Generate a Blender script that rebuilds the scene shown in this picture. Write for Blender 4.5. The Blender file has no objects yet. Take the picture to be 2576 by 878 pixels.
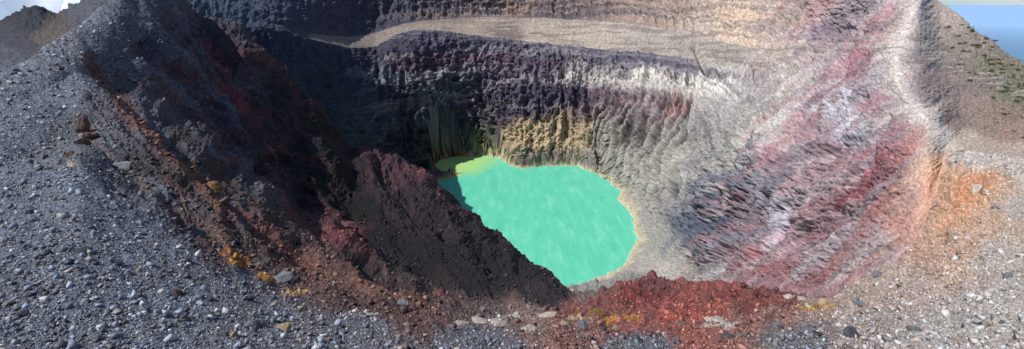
import bpy, math, numpy as np
from mathutils import Vector, Matrix
rng=np.random.default_rng(7)
scene=bpy.context.scene
K=2.516
F=430.0*K; CX=1288.0; CY=439.0
P=math.atan(171/430.0); cp,sp=math.cos(P),math.sin(P)
# ---------------------------------------------------------------- noise
def _h(ix,iy,seed):
    n=(ix.astype(np.int64)*374761393+iy.astype(np.int64)*668265263+seed*1442695041)&0xffffffff
    n=((n^(n>>13))*1274126177)&0xffffffff
    n=n^(n>>16)
    return (n&0xffff).astype(np.float32)*(2*np.pi/65536.0)
def gn(x,y,seed=0):
    x0=np.floor(x);y0=np.floor(y);fx=(x-x0).astype(np.float32);fy=(y-y0).astype(np.float32)
    ix=x0.astype(np.int64);iy=y0.astype(np.int64)
    def g(a,b,dx,dy):
        h=_h(a,b,seed);return np.cos(h)*dx+np.sin(h)*dy
    u=fx*fx*fx*(fx*(fx*6-15)+10);v=fy*fy*fy*(fy*(fy*6-15)+10)
    a=g(ix,iy,fx,fy);b=g(ix+1,iy,fx-1,fy);c=g(ix,iy+1,fx,fy-1);d=g(ix+1,iy+1,fx-1,fy-1)
    return 1.5*((a*(1-u)+b*u)*(1-v)+(c*(1-u)+d*u)*v)
def fbm(x,y,o=5,seed=0,ridge=False,gain=0.5):
    s=0;a=1.0;t=0
    for i in range(o):
        n=gn(x,y,seed+i*17)
        if ridge: n=1-2*np.abs(n)*1.4
        s=s+a*n;t+=a;a*=gain;x=x*2.03+13.7;y=y*2.03-7.1
    return s/t
def ss(a,b,x):
    t=np.clip((x-a)/(b-a),0,1);return t*t*(3-2*t)
# ---------------------------------------------------------------- terrain control lines (image column, image row, chosen depth)
def from_z(v,z):
    y=(CY-v)/F; return -z*(cp+y*sp)/(sp-y*cp)
def Lz(keys): return [(u,v,from_z(v,z)) for u,v,z in keys]
L=[]
L.append(Lz([(-1300,1700,-1.7),(3900,1700,-1.7)]))
L.append(Lz([(-1300,878,-1.7),(0,878,-1.9),(700,878,-2.0),(1300,878,-2.1),(2000,878,-2.1),(2576,878,-2.0),(3900,878,-2.0)]))
L.append([(-1300,520,8),(0,420,9),(120,370,12),(200,335,14),(300,430,10),(430,520,8),(560,625,6),(620,680,5.2),(760,750,4.5),(960,800,3.7),(1200,815,3.4),(1400,822,3.2),(1500,826,3.2),(1650,842,3.1),(1800,832,3.2),(2000,795,4.2),(2100,790,5),(2250,760,5.2),(2400,710,5.9),(2576,640,7),(3900,560,10)])
L.append([(-1300,430,12),(0,290,15),(120,220,22),(200,180,30),(300,210,37),(430,270,45),(560,360,50),(760,520,50),(880,575,46),(960,630,35),(1100,700,25),(1250,745,17),(1435,772,11),(1560,765,9),(1650,764,8.5),(1800,760,9),(2000,754,9.5),(2100,764,9),(2250,700,10),(2330,640,12.5),(2400,560,16),(2500,520,18),(2576,500,19),(3900,450,22)])
L.append([(-1300,340,12.5),(0,180,25),(60,157,28),(100,127,32),(170,82,42),(230,45,55),(300,-30,80),(400,-60,120),(470,0,150),(530,15,155),(580,40,158),(620,60,160),(650,100,158),(690,160,155),(740,210,150),(790,260,147),(830,310,148),(865,352,151),(885,372,155),(920,376,158),(985,400,158),(1060,425,152),(1100,455,144),(1160,510,128),(1210,560,110),(1260,605,95),(1300,640,80),(1350,665,66),(1385,690,55),(1420,730,40),(1450,746,30),(1500,732,22),(1560,716,20),(1610,702,18),(1680,710,18),(1750,716,18),(1830,708,18),(1900,722,17),(2000,736,14),(2050,756,12),(2100,750,12),(2150,712,13),(2250,655,14.5),(2300,622,16),(2330,580,18),(2365,470,25),(2400,382,40),(2480,386,40),(2576,400,37),(3900,430,34)])
C=[
(-1300,[(350,30),(345,45),(335,60),(320,75),(310,90),(300,110),(290,130),(280,160),(270,200)]),
(0,[(186,60),(172,80),(152,110),(132,140),(112,170),(92,200),(80,220),(70,235),(58,250)]),
(20,[(178,60),(160,82),(140,112),(118,142),(96,172),(76,202),(62,222),(52,238),(40,252)]),
(60,[(160,62),(145,82),(122,112),(100,142),(80,172),(60,202),(44,225),(34,240),(22,254)]),
(90,[(140,64),(126,84),(106,112),(86,142),(66,172),(50,202),(38,226),(28,242),(18,256)]),
(135,[(112,66),(104,86),(90,112),(78,142),(64,172),(54,202),(44,226),(38,242),(31,258)]),
(165,[(90,68),(82,88),(74,112),(64,142),(54,172),(44,202),(36,226),(30,242),(22,260)]),
(205,[(62,75),(54,92),(46,115),(38,145),(30,175),(22,205),(14,228),(6,246),(0,264)]),
(250,[(32,88),(26,105),(18,125),(8,155),(0,185),(-8,215),(-16,238),(-22,260),(-30,290)]),
(320,[(60,120),(40,135),(20,160),(0,185),(-4,215),(-8,240),(-10,270),(-12,300),(-20,340)]),
(470,[(420,200),(380,220),(280,240),(180,260),(100,280),(50,300),(35,320),(5,350),(-12,420)]),
(530,[(450,220),(400,240),(300,260),(200,280),(120,300),(55,330),(42,350),(15,400),(-12,480)]),
(700,[(560,215),(470,260),(310,300),(220,330),(150,370),(80,410),(62,450),(30,500),(-14,590)]),
(790,[(580,218),(475,330),(370,380),(280,415),(190,450),(102,510),(86,570),(40,640),(-16,730)]),
(880,[(600,222),(480,400),(440,460),(360,485),(240,530),(121,640),(94,730),(50,810),(-18,900)]),
(945,[(610,226),(500,415),(440,530),(340,555),(220,605),(118,725),(82,840),(40,930),(-25,1020)]),
(1000,[(620,230),(520,430),(440,from_z(440,-230)),(320,605),(200,640),(86,735),(64,890),(30,990),(-30,1090)]),
(1050,[(660,230),(520,from_z(520,-229)),(430,from_z(430,-230)),(310,616),(190,655),(74,740),(54,940),(28,1020),(-40,1110)]),
(1100,[(700,230),(520,from_z(520,-229)),(405,from_z(405,-229)),(300,645),(190,690),(78,755),(50,1000),(25,1070),(-40,1160)]),
(1200,[(730,225),(615,from_z(615,-229)),(392,from_z(392,-229)),(300,690),(200,722),(90,772),(43,1080),(22,1150),(-50,1260)]),
(1250,[(740,220),(655,from_z(655,-229)),(398,from_z(398,-229)),(300,675),(200,722),(96,780),(42,1130),(22,1200),(-50,1300)]),
(1300,[(760,200),(690,from_z(690,-229)),(422,from_z(422,-229)),(310,655),(200,722),(102,790),(42,1160),(23,1230),(-50,1330)]),
(1435,[(790,150),(722,from_z(722,-229)),(414,from_z(414,-229)),(300,668),(200,722),(117,785),(48,1140),(26,1200),(-50,1310)]),
(1510,[(800,130),(702,from_z(702,-229)),(444,from_z(444,-229)),(310,645),(200,708),(124,775),(52,1090),(28,1160),(-50,1270)]),
(1560,[(800,120),(690,from_z(690,-229)),(475,from_z(475,-229)),(330,600),(215,680),(128,762),(56,1030),(30,1110),(-50,1220)]),
(1610,[(795,115),(690,from_z(690,-228)),(510,from_z(510,-228)),(380,555),(240,640),(132,750),(60,960),(32,1040),(-50,1150)]),
(1700,[(785,100),(715,290),(560,380),(430,460),(280,560),(142,715),(76,870),(42,950),(-50,1060)]),
(1760,[(780,88),(712,250),(560,330),(430,415),(290,520),(152,690),(90,820),(48,900),(-50,1010)]),
(1900,[(780,60),(705,140),(560,205),(430,275),(300,385),(185,570),(124,690),(60,780),(-50,870)]),
(2000,[(772,35),(720,85),(600,130),(430,200),(290,325),(165,510),(118,610),(55,690),(-50,780)]),
(2050,[(768,25),(738,50),(620,90),(430,158),(280,290),(150,470),(108,560),(50,640),(-50,720)]),
(2120,[(738,20),(705,32),(580,62),(410,110),(265,225),(142,375),(95,460),(42,530),(-50,600)]),
(2200,[(700,17),(670,22),(540,42),(380,78),(240,172),(130,300),(80,370),(30,420),(-50,480)]),
(2250,[(662,17),(630,20),(510,34),(370,62),(228,150),(140,232),(85,322),(32,385),(-40,460)]),
(2300,[(625,17),(592,19),(480,29),(370,46),(288,85),(175,180),(100,250),(50,320),(-20,410)]),
(2340,[(548,20.5),(505,24),(420,33),(322,62),(270,108),(180,212),(110,300),(55,380),(-10,450)]),
(2370,[(458,28),(425,34),(385,46),(330,82),(258,138),(182,222),(120,310),(65,380),(2,440)]),
(2400,[(379,42),(366,52),(336,86),(292,128),(242,168),(184,228),(132,298),(82,345),(28,395)]),
(2450,[(384,42),(372,52),(350,80),(310,118),(262,154),(206,204),(162,252),(116,300),(70,345)]),
(2530,[(394,41),(382,52),(362,74),(330,105),(285,138),(240,180),(202,220),(166,255),(130,290)]),
(2576,[(400,41),(390,52),(370,74),(342,100),(302,130),(262,170),(232,200),(200,230),(165,260)]),
(3900,[(470,50),(475,65),(480,80),(490,100),(500,120),(510,140),(520,160),(530,180),(545,200)]),
]
for j in range(9):
    L.append([(u,c[j][0],c[j][1]) for u,c in C])
us=np.concatenate([np.linspace(-1300,-20,80),np.arange(-16,2594,2.0),np.linspace(2600,3900,80)])
NC=len(us)
def gsm(a,sig,axis):
    r=int(sig*3);k=np.exp(-0.5*(np.arange(-r,r+1)/sig)**2);k/=k.sum()
    ap=np.concatenate([np.repeat(a.take([0],axis),r,axis),a,np.repeat(a.take([-1],axis),r,axis)],axis)
    n=a.shape[axis];out=0
    for i,w in enumerate(k): out=out+w*ap.take(range(i,i+n),axis)
    return out
LV=[];LS=[]
for li,l in enumerate(L):
    l=np.array(l,float);uu=l[:,0];v=l[:,1];D=l[:,2]
    y=(CY-v)/F;s=D/(cp+y*sp)
    V=np.interp(us,uu,v);S_=np.interp(us,uu,np.log(s))
    sg=2.5 if li in(4,10,13) else 7
    LV.append(gsm(V,sg,0));LS.append(np.exp(gsm(S_,8,0)))
for (m,z) in ((1.6,-260),(5.0,-1300)):
    s=LS[13];v=LV[13];y=(CY-v)/F
    Y=s*(cp+y*sp)*m+60
    Z=np.full(NC,float(z))
    s2=Y*cp-Z*sp;y2=(Y*sp+Z*cp)/s2
    LV.append(CY-F*y2);LS.append(s2)
rows=[50,130,130,150,30,30,120,100,90,90,46,44,60,16,10]
Vg=[];Ig=[];T=[]
for i,n in enumerate(rows):
    f=np.arange(n)/n
    for q in f:
        Vg.append(LV[i]*(1-q)+LV[i+1]*q);Ig.append((1-q)/LS[i]+q/LS[i+1]);T.append(i+q)
Vg.append(LV[-1]);Ig.append(1/LS[-1]);T.append(float(len(rows)))
Vg=np.array(Vg);Ig=np.array(Ig);T=np.array(T);NR=len(T)
Vg=gsm(Vg,2.2,0);Ig=np.exp(gsm(np.log(Ig),2.5,0))
UU=np.repeat(us[None,:],NR,0)
S=1/Ig
def world(u,v,s):
    x=(u-CX)/F;y=(CY-v)/F
    return np.stack([x*s,(cp+y*sp)*s,(-sp+y*cp)*s],-1)
X=world(UU,Vg,S)
TT=np.repeat(T[:,None],NC,1)
def normals(X):
    du=np.gradient(X,axis=1);dv=np.gradient(X,axis=0)
    n=np.cross(du,dv);n/=np.linalg.norm(n,axis=-1,keepdims=True)+1e-9
    n*=np.where(n[...,2:3]<0,-1,1)
    return n
N0=normals(X)
near=TT<4.6
uu=UU.astype(np.float32);vv=(Vg+np.where(near,0,3000)).astype(np.float32);Vf=Vg.astype(np.float32)
# ---------------------------------------------------------------- colour / roughness anchors, some with shade and haze painted in
G=(106,114,127)
nearA=[(100,500,*G,3),(150,700,*G,3),(300,600,*G,3),(400,800,*G,3),(60,300,*G,3),(150,200,112,118,129,3),(250,60,108,113,124,3.5),(0,850,*G,3),(180,130,118,122,130,3),(300,60,90,93,104,5),(350,30,80,82,92,6),(260,180,92,96,106,4),
(600,800,104,107,116,3),(900,860,102,103,109,3),(1200,865,98,99,105,3),(1600,872,98,99,104,3),(2000,860,114,111,113,3),(2200,820,166,153,146,3),(2400,820,178,168,161,3),(2540,760,184,173,164,3),
(2500,640,188,174,162,3),(2300,710,188,166,153,3),(2150,770,180,160,147,3),(2450,470,210,156,122,5),(2400,445,214,164,134,4.5),(2490,560,196,168,146,3.5),(2400,560,208,160,130,4),(2350,620,202,160,138,4),(2440,520,208,154,120,5),(2375,510,206,160,130,4.5),(2500,480,202,166,140,4),(2340,680,192,160,142,3.5),(2420,620,194,162,140,3.5),
(2450,395,202,191,179,2),(2576,430,192,180,168,2.5),(2390,385,204,193,181,2),(2540,520,184,171,158,3),
(1450,785,134,86,78,6),(1600,750,124,68,64,7),(1700,775,146,80,72,6),(1800,790,148,84,74,6),(1900,760,128,74,68,6.5),(1500,762,128,76,70,7),(1980,760,124,80,74,5.5),(1340,800,130,106,98,5),(2060,775,162,136,124,4),(1650,725,112,70,68,7),(1480,745,106,90,86,7),(1950,800,140,106,96,5),(1600,815,142,86,76,5.5),(1750,825,146,88,76,5),(1450,815,126,90,82,5),(1850,820,138,98,88,4.5),
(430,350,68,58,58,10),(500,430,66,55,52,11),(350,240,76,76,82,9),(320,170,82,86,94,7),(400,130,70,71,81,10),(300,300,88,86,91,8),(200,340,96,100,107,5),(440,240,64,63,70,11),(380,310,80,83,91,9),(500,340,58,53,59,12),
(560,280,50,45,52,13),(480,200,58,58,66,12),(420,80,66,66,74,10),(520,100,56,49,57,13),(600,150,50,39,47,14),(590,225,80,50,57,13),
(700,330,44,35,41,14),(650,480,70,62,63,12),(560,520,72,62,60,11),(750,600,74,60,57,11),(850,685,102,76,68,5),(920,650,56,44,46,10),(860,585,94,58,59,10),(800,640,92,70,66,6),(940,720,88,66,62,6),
(1000,730,60,48,48,10),(1100,760,88,68,66,8),(1200,700,30,26,31,12),(1000,500,44,34,40,13),(1100,560,42,34,40,13),(1300,700,34,30,36,11),(1380,745,50,42,47,8),(1200,790,92,76,72,6),(1050,790,94,69,66,6),  # spur anchors darkened, its shade painted into the colour
(700,240,24,22,28,13),(780,350,20,19,25,13),(850,450,18,18,23,13),(900,530,19,18,23,13),(960,600,22,20,26,12),(620,380,52,46,53,13),(640,300,40,36,43,13),(800,470,24,21,27,13),(1080,640,26,23,29,12),(1000,430,64,42,48,13)]  # near-black anchors paint the ridge's shadow over the hollow and spur
upA=[(600,50,50,62,80,4),(700,20,54,62,80,4),(900,40,60,64,77,4),(1000,20,66,67,77,5),(1100,35,82,76,82,5),(1200,25,90,84,88,5),(1300,20,116,100,93,5),(1500,20,112,100,97,6),(1600,45,122,111,107,6),(1700,30,140,126,119,7),(1850,60,188,168,150,6),(1950,40,166,149,140,7),(2050,50,158,135,131,7),(1760,65,166,152,142,5),(1400,40,100,93,93,5)]  # left anchors tinted blue, haze over the shaded rim painted in
plA=[(850,108,118,110,107,.6),(790,96,98,96,99,.6),(930,95,122,113,107,.6),(1000,75,128,116,108,.6),(1100,68,138,125,114,.6),(1200,68,146,132,119,.6),(1350,82,158,145,131,.6),(1500,92,166,154,142,.7),(1650,112,154,145,136,1),(1750,125,146,139,130,1.8),(1850,150,142,137,129,3),(1280,92,122,109,100,.6),(1950,130,152,143,133,4),(600,50,52,62,80,3),(700,75,50,58,75,3),(750,88,56,61,75,2)]
wallA=[(750,150,40,52,70,7),(850,200,42,52,68,9),(900,300,58,68,79,11),(1000,250,58,66,75,11),(950,200,76,84,91,12),(1000,350,54,61,70,11),(1080,340,54,58,64,11),(820,300,42,52,68,9),  # dark blue anchors paint shade and haze onto the left wall
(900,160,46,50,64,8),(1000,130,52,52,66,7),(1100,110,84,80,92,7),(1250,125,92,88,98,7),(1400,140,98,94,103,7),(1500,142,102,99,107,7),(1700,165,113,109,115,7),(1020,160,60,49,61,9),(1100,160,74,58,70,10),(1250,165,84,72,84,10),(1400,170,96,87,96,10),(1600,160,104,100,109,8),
(1450,190,156,152,150,15),(1600,205,180,175,168,15),(1680,212,174,168,161,15),(1780,225,176,170,162,15),(1850,235,156,151,145,10),(1120,210,110,113,114,15),(1300,205,90,83,93,12),(1200,240,78,73,86,12),(1350,250,78,72,86,12),(1300,285,72,65,77,12),(1440,240,80,71,84,12),
(1520,245,112,97,103,10),(1600,285,112,102,105,10),(1700,268,138,106,105,9),(1750,310,122,118,117,10),(1640,250,118,109,111,10),(1800,280,134,130,127,9),
(1180,355,82,84,80,12),(1225,370,112,112,82,12),(1130,300,60,64,70,12),(1300,350,150,132,107,10),(1380,350,166,147,116,10),(1430,340,152,134,110,10),(1300,395,106,97,86,10),(1400,390,118,106,91,10),(1480,380,108,103,97,10),(1550,350,116,111,105,11),(1620,400,122,118,113,11),(1680,350,120,116,112,11),(1600,460,128,126,121,6),(1560,430,126,122,117,8)]
rtA=[(1700,500,120,118,118,9),(1680,600,124,123,121,5),(1730,560,82,88,102,15),(1800,560,74,80,96,18),(1780,640,88,94,106,14),(1700,680,146,141,134,3),(1650,720,138,135,131,3),(1830,480,86,90,101,18),(1870,600,114,108,116,11),
(1850,350,140,137,132,7),(1950,260,154,149,142,6),(1900,420,114,113,117,11),(2000,200,162,155,148,6),(2050,150,164,150,147,6),(2100,230,156,138,140,6),(1980,330,168,163,158,6),(2050,320,160,147,150,6),(2130,280,176,171,177,6),(2130,340,160,151,156,6),(2200,250,154,127,133,6),(2150,150,152,126,132,6),(2200,80,158,145,147,6),(2250,130,168,160,154,4),(2100,80,150,131,137,7),
(2120,400,156,129,134,6),(2000,430,152,135,141,7),(1950,500,132,124,132,9),(1900,560,140,121,127,8),(1850,650,138,114,118,6),(2000,600,152,108,112,6),(2080,555,154,110,114,6),(2170,500,156,111,114,6),(2250,400,160,118,117,5.5),(2300,350,168,132,127,5),(1950,690,146,111,115,6),(2050,710,156,121,121,4.5),(2080,630,168,156,161,6),(1970,560,178,172,180,7),(2130,600,156,133,137,6),(2180,650,172,153,152,4.5),(2250,560,176,136,128,5),(2300,500,192,156,142,4.5),(2340,430,200,168,146,4),(2340,540,204,160,136,4),(2330,590,202,160,138,4),(2290,580,190,150,136,4),(2200,580,172,154,155,5.5),(1800,700,138,130,131,4),
(2310,290,190,180,170,3.5),(2255,215,186,176,167,3.5),(2350,340,192,182,170,3),(2240,165,184,173,164,3.5),(2262,100,180,169,160,3.5),
(2350,200,132,118,115,2.2),(2400,300,130,115,108,2.2),(2450,200,123,111,105,2.2),(2500,300,133,115,104,2.2),(2400,120,127,117,110,2.4),(2500,180,116,110,96,3),(2560,230,110,106,90,3),(2550,340,146,122,110,2.2),(2460,372,172,156,142,2.2),(2400,350,170,156,144,2.2),(2540,384,166,150,136,2.2),(2340,90,148,138,132,2.4),(2300,230,142,128,124,2.6),(2300,140,148,137,131,2.6)]  # brown outer flank, also darkened in colour for facing away from the sun
outA=[(50,110,50,51,59,4.5),(150,62,72,65,61,4),(100,40,40,42,49,4.5),(20,140,66,69,77,4),(200,30,68,70,76,4),(70,60,40,42,49,4.5),(110,90,74,67,62,4)]
def s2l(c):
    c=np.asarray(c,float)/255.0
    return np.where(c<=0.04045,c/12.92,((c+0.055)/1.055)**2.4)
wu=fbm(uu/90,vv/60,6,3,gain=.6)*48;wv=fbm(uu/90,vv/60,6,91,gain=.6)*28
col=np.zeros((NR,NC,4),np.float32)
def idw(r0,r1,A,warp=1.0):
    a=(uu[r0:r1]+warp*wu[r0:r1]);b=(Vf[r0:r1]+warp*wv[r0:r1])
    num=np.zeros(a.shape+(4,),np.float32);den=np.zeros(a.shape,np.float32)
    for q in A:
        d=(a-q[0])**2+2.2*(b-q[1])**2+60
        w=1/(d*d*np.sqrt(d));w=w*1e8
        den+=w;c=s2l(q[2:5])
        for k in range(3): num[...,k]+=w*np.float32(c[k])
        num[...,3]+=w*q[5]
    return num/den[...,None]
rS=int(np.searchsorted(T,4.5));r10=int(np.searchsorted(T,10.0));r11=int(np.searchsorted(T,11.0))
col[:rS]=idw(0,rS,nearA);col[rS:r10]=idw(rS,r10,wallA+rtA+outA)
col[r10:r11]=idw(r10,r11,plA+[q for q in rtA if q[0]>1940]+outA,.5)
col[r11:]=idw(r11,NR,upA+[q for q in rtA if q[0]>2040]+outA)
rough=col[...,3].copy()
# ---------------------------------------------------------------- relief
def aniso(du,dv,seed,wl,st,o=6,ridge=True,warp=30,gain=.52):
    l=math.hypot(du,dv);du/=l;dv/=l
    al=uu*du+vv*dv;ac=-uu*dv+vv*du
    w=fbm(uu/160,vv/160,3,seed+5)*warp
    return fbm((ac+w)/wl,al/(wl*st),o,seed,ridge,gain)
def pdist(pl,wj=.3):
    x=uu+wu*wj;y=Vf+wv*wj;d=np.full(uu.shape,1e9,np.float32)
    for (a0,b0),(a1,b1) in zip(pl[:-1],pl[1:]):
        ex,ey=a1-a0,b1-b0
        t=np.clip(((x-a0)*ex+(y-b0)*ey)/(ex*ex+ey*ey),0,1)
        d=np.minimum(d,np.hypot(x-a0-t*ex,y-b0-t*ey))
    return d
mL=np.where(near,1,0)*ss(1560,1400,uu)
mR=np.where(near,0,1)*ss(1760,1900,uu+.35*(Vf-300))
mT=np.where(near,0,1)*ss(1465,1510,uu)*(1-mR)*ss(3240,3285,vv+.12*(uu-1500)+wv*.8)*ss(3520,3480,vv)*ss(1800,1730,uu+wu*.4)
mW=np.clip(1-mL-mR-mT,0,1)*np.where(near,0,1)
nL=aniso(1,.95,11,70,3.0,6);nRb=aniso(-.8,.62,31,90,3.2,3,True,40);nR=.75*nRb+.65*fbm(uu/24,vv/19,5,33,True,.68)
fl_a=(uu+.42*(Vf-330)+wu*.3);fl=np.abs(gn(fl_a/18,Vf/170,51))*1.9-.5+.5*(np.abs(gn(fl_a/9,Vf/60,53))*1.9-.5)
nT=(fl*1.1+.28*fbm(uu/16,vv/12,4,57,True,.65)).astype(np.float32)
nW=.7*aniso(0.0,1,71,30,2.4,5)+.65*fbm(uu/32,vv/22,5,75,True,.66)
nI=fbm(uu/60,vv/45,6,101,True)
det=mL*nL+mR*nR+mT*nT*1.2+mW*nW
det=np.where(near&(uu>1450),nI,det)
big=fbm(uu/240,vv/200,3,201)
crest=[(2320,-30),(2300,30),(2276,90),(2256,150),(2258,205),(2288,262),(2330,312),(2368,352),(2402,372),(2480,386),(2576,402)]
cd_=pdist(crest,.14)
cmask=np.where(TT>4.4,1,0)*ss(2430,2370,uu)
rough*=1-.4*cmask*np.exp(-(cd_/36)**2)
edge=(1-.65*np.exp(-((TT-10)/.22)**2)*ss(720,780,uu)*ss(1900,1800,uu))*(1-.65*np.exp(-((TT-11)/.3)**2)*ss(720,780,uu)*ss(1900,1800,uu))
disp=rough*(det*1.7+nI*0.45)+np.minimum(rough,12)*0.9*big
disp+=mR*np.clip(rough-2.5,0,9)*2.4*nRb
fine=fbm(uu/11,vv/8,4,301,True,.62)
disp+=np.clip(rough,0,14)*(0.32+.3*mR)*fine
disp*=edge
disp+=cmask*10*np.exp(-cd_/24)*ss(2150,2210,uu)
zz=X[...,2]+fbm(uu/160,vv/120,4,401)*14
led=gn(zz/9.0,uu/420,411)+0.6*gn(zz/3.6,uu/260,415)
far=(TT>7.1)&(TT<10.0)
mled=np.where(far,1,0)*ss(880,960,uu)*ss(1960,1800,uu)*(1-mT)*(.35+.65*ss(7.9,8.7,TT))
disp+=mled*led*4*edge
mup=np.where((TT>11)&(TT<13.2),1,0)*ss(560,700,uu)*ss(2150,1800,uu)
led2=gn(zz/8.0,uu/300,421)+0.7*gn(zz/3.0,uu/220,425)
disp+=mup*(led2*2.8+3*fbm(uu/30,vv/16,4,431,True))*edge
def cut(pl,wd,dp,nearl=False,wj=.25):
    global disp
    disp-=dp*np.exp(-(pdist(pl,wj)/wd)**2)*np.where(near==nearl,1,0)
cut([(1752,125),(1775,175),(1790,200)],7,14)
cut([(2040,150),(1960,210),(1900,250)],6,12);cut([(1480,205),(1490,330),(1470,400)],9,14)
cut([(2040,330),(1900,470),(1830,590)],14,30);cut([(1850,430),(1790,560),(1760,640)],12,28);cut([(2180,250),(2060,420),(1960,560),(1880,690)],10,16);cut([(1150,230),(1160,330),(1150,390)],10,16)
cut([(2240,300),(2180,430),(2060,600)],9,14);cut([(1980,230),(1900,340),(1820,440)],9,16);cut([(2100,360),(2010,520),(1930,640)],9,16);cut([(2150,120),(2080,240),(2000,380)],9,14)
cut([(2230,480),(2140,590),(2060,680)],7,10);cut([(1930,500),(1860,610),(1820,680)],8,16)
cut([(520,60),(590,170),(660,280),(730,370)],56,44,True,.5)
cut([(730,380),(850,490),(960,590),(1080,690),(1220,760)],50,16,True,.7)
cut([(250,170),(330,260),(440,360),(560,480),(660,590),(760,650),(900,720)],26,20,True,.4)
cut([(360,110),(450,220),(560,330),(640,440)],22,20,True,.4)
cut([(660,420),(760,540),(880,640),(1000,720)],18,16,True,.5)
cut([(960,430),(1050,520),(1150,620),(1270,700)],20,18,True,.4)
X=X+N0*(disp*S/F)[...,None]
# ---------------------------------------------------------------- lake
lakeP=[(1092,412),(1106,402),(1136,394),(1200,391),(1245,395),(1262,402),(1275,410),(1290,418),(1310,424),(1340,421),(1380,416),(1420,416),(1460,421),(1500,437),(1530,455),(1558,482),(1556,508),(1580,530),(1594,560),(1600,600),(1592,630),(1576,655),(1545,678),(1500,700),(1440,720),(1350,715),(1250,660),(1180,600),(1100,520),(1084,470),(1096,456),(1124,448),(1150,440),(1180,434),(1150,436),(1128,432),(1104,426)]
LZ=-230.0
LW=[]
for u,v in lakeP:
    D=from_z(v,LZ);y=(CY-v)/F;s=D/(cp+y*sp);LW.append(world(np.float64(u),np.float64(v),s)[:2])
LW=np.array(LW)
m=(TT>5.0)&(TT<9)&(UU>950)&(UU<1800)
px=X[m][:,0]+fbm(X[m][:,0]/16,X[m][:,1]/16,4,5,gain=.6)*7;py=X[m][:,1]+fbm(X[m][:,0]/16,X[m][:,1]/16,4,6,gain=.6)*9
dmin=np.full(px.shape,1e9);ins=np.zeros(px.shape,bool)
for i in range(len(LW)):
    a=LW[i];b=LW[(i+1)%len(LW)];e=b-a
    t=np.clip(((px-a[0])*e[0]+(py-a[1])*e[1])/(e@e),0,1)
    dmin=np.minimum(dmin,np.hypot(px-a[0]-t*e[0],py-a[1]-t*e[1]))
    c=((a[1]>py)!=(b[1]>py))&(px<(e[0])*(py-a[1])/(e[1]+1e-12)+a[0])
    ins^=c
z=X[m][:,2]
bw=np.where((UU[m]>1500),26,8)
q=ss(0,1,dmin/bw)
zo=np.maximum((LZ+0.3+dmin*0.12)*(1-q)+z*q,LZ+0.3)
zi=LZ-0.4-np.minimum(dmin*0.2,3)
tmp=X[m];tmp[:,2]=np.where(ins,zi,zo);X[m]=tmp
lowz=ss(LZ+9,LZ+2.5,zo)
bn=fbm(px/14,py/14,4,15)
bwid=np.where(UU[m]>1500,8+8*np.exp(-((UU[m]-1590)/40)**2-((Vg[m]-505)/30)**2),3.6)*(1+.8*bn)
bt=np.exp(-(dmin/bwid)**2)*0.9*lowz
bt2=np.exp(-((dmin-18)/12)**2)*0.45*(UU[m]>1480)
mlake=m
# ---------------------------------------------------------------- colour variation
def mixc(mask,c,src=None):
    c=s2l(c).astype(np.float32);mask=np.clip(mask,0,1)[...,None].astype(np.float32)
    col[...,:3]=col[...,:3]*(1-mask)+c*mask
inner=mR*np.where(uu<2235,1,ss(2345,2255,uu))
jag=fbm(uu/16,vv/12,5,881,gain=.72)
jagR=aniso(-.8,.62,891,16,7,4,False,14,.5)
def strip(pl,hw,c,s=.7,nearl=False,wj=.45,soft=.28):
    d=pdist(pl,wj)/hw+jag*.7+np.where(near,0,mR)*jagR*1.3
    mixc(ss(1.0+soft*.3,1.0-soft,d)*s*np.where(near==nearl,1,0),c)
st=aniso(-.8,.62,501,34,11,5,False,30,.5)+.12*jag;st3=aniso(-.8,.62,571,46,8,5,False,30,.5)+.12*jag;st4=aniso(-.8,.62,591,24,13,4,False,30,.5)+.12*jag
strip([(1140,112),(1300,122),(1450,138),(1600,150),(1760,172),(1860,206)],10,(88,82,93),.6,wj=.15)
strip([(1160,128),(1300,138),(1450,152),(1600,164),(1740,180)],4,(122,117,124),.5,wj=.2)
strip([(1020,150),(1120,150),(1250,156),(1400,166),(1560,178),(1700,196)],9,(84,62,73),.6,wj=.3)
strip([(1440,186),(1520,196),(1600,206),(1700,216),(1780,228),(1870,238)],24,(188,183,176),.7,wj=.3)
strip([(880,185),(960,200),(1040,205),(1130,200)],18,(104,109,112),.5)
strip([(1130,190),(1260,186),(1400,184)],9,(116,111,116),.5)
strip([(1150,250),(1220,222),(1300,205),(1400,208),(1480,222),(1540,240)],7,(142,135,142),.65,wj=.2)
strip([(1160,275),(1260,240),(1380,232),(1480,250),(1560,262)],14,(60,52,65),.6,wj=.3)
strip([(1490,238),(1600,262),(1720,270)],12,(126,98,102),.5,wj=.3)
strip([(1260,318),(1330,300),(1430,310),(1470,335)],10,(74,64,70),.5,wj=.3)
strip([(1270,372),(1330,345),(1400,345),(1450,355)],38,(170,151,121),.6,wj=.4)
strip([(1195,345),(1225,365),(1245,385)],13,(132,134,86),.55)
strip([(2010,180),(1950,270),(1860,390),(1780,450)],26,(164,158,149),.5)
strip([(1890,240),(1790,330),(1690,440),(1620,480)],28,(138,135,128),.35)
strip([(2130,90),(2090,200),(2020,310),(1930,430)],20,(150,125,132),.5)
strip([(2190,120),(2160,230),(2080,360),(1990,480)],16,(156,121,126),.5)
strip([(2260,330),(2190,450),(2080,560),(1960,640),(1860,705)],34,(156,104,107),.6)
strip([(2230,390),(2150,490),(2050,580),(1950,650)],11,(148,84,88),.6)
strip([(2180,460),(2060,580),(1920,680)],8,(148,88,91),.5)
strip([(2200,380),(2110,480),(2010,570),(1900,640)],13,(154,104,108),.55)
strip([(2300,380),(2250,490),(2160,600),(2080,700)],18,(170,118,110),.6)
strip([(2330,320),(2290,400),(2250,450)],12,(176,128,118),.45)
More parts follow.
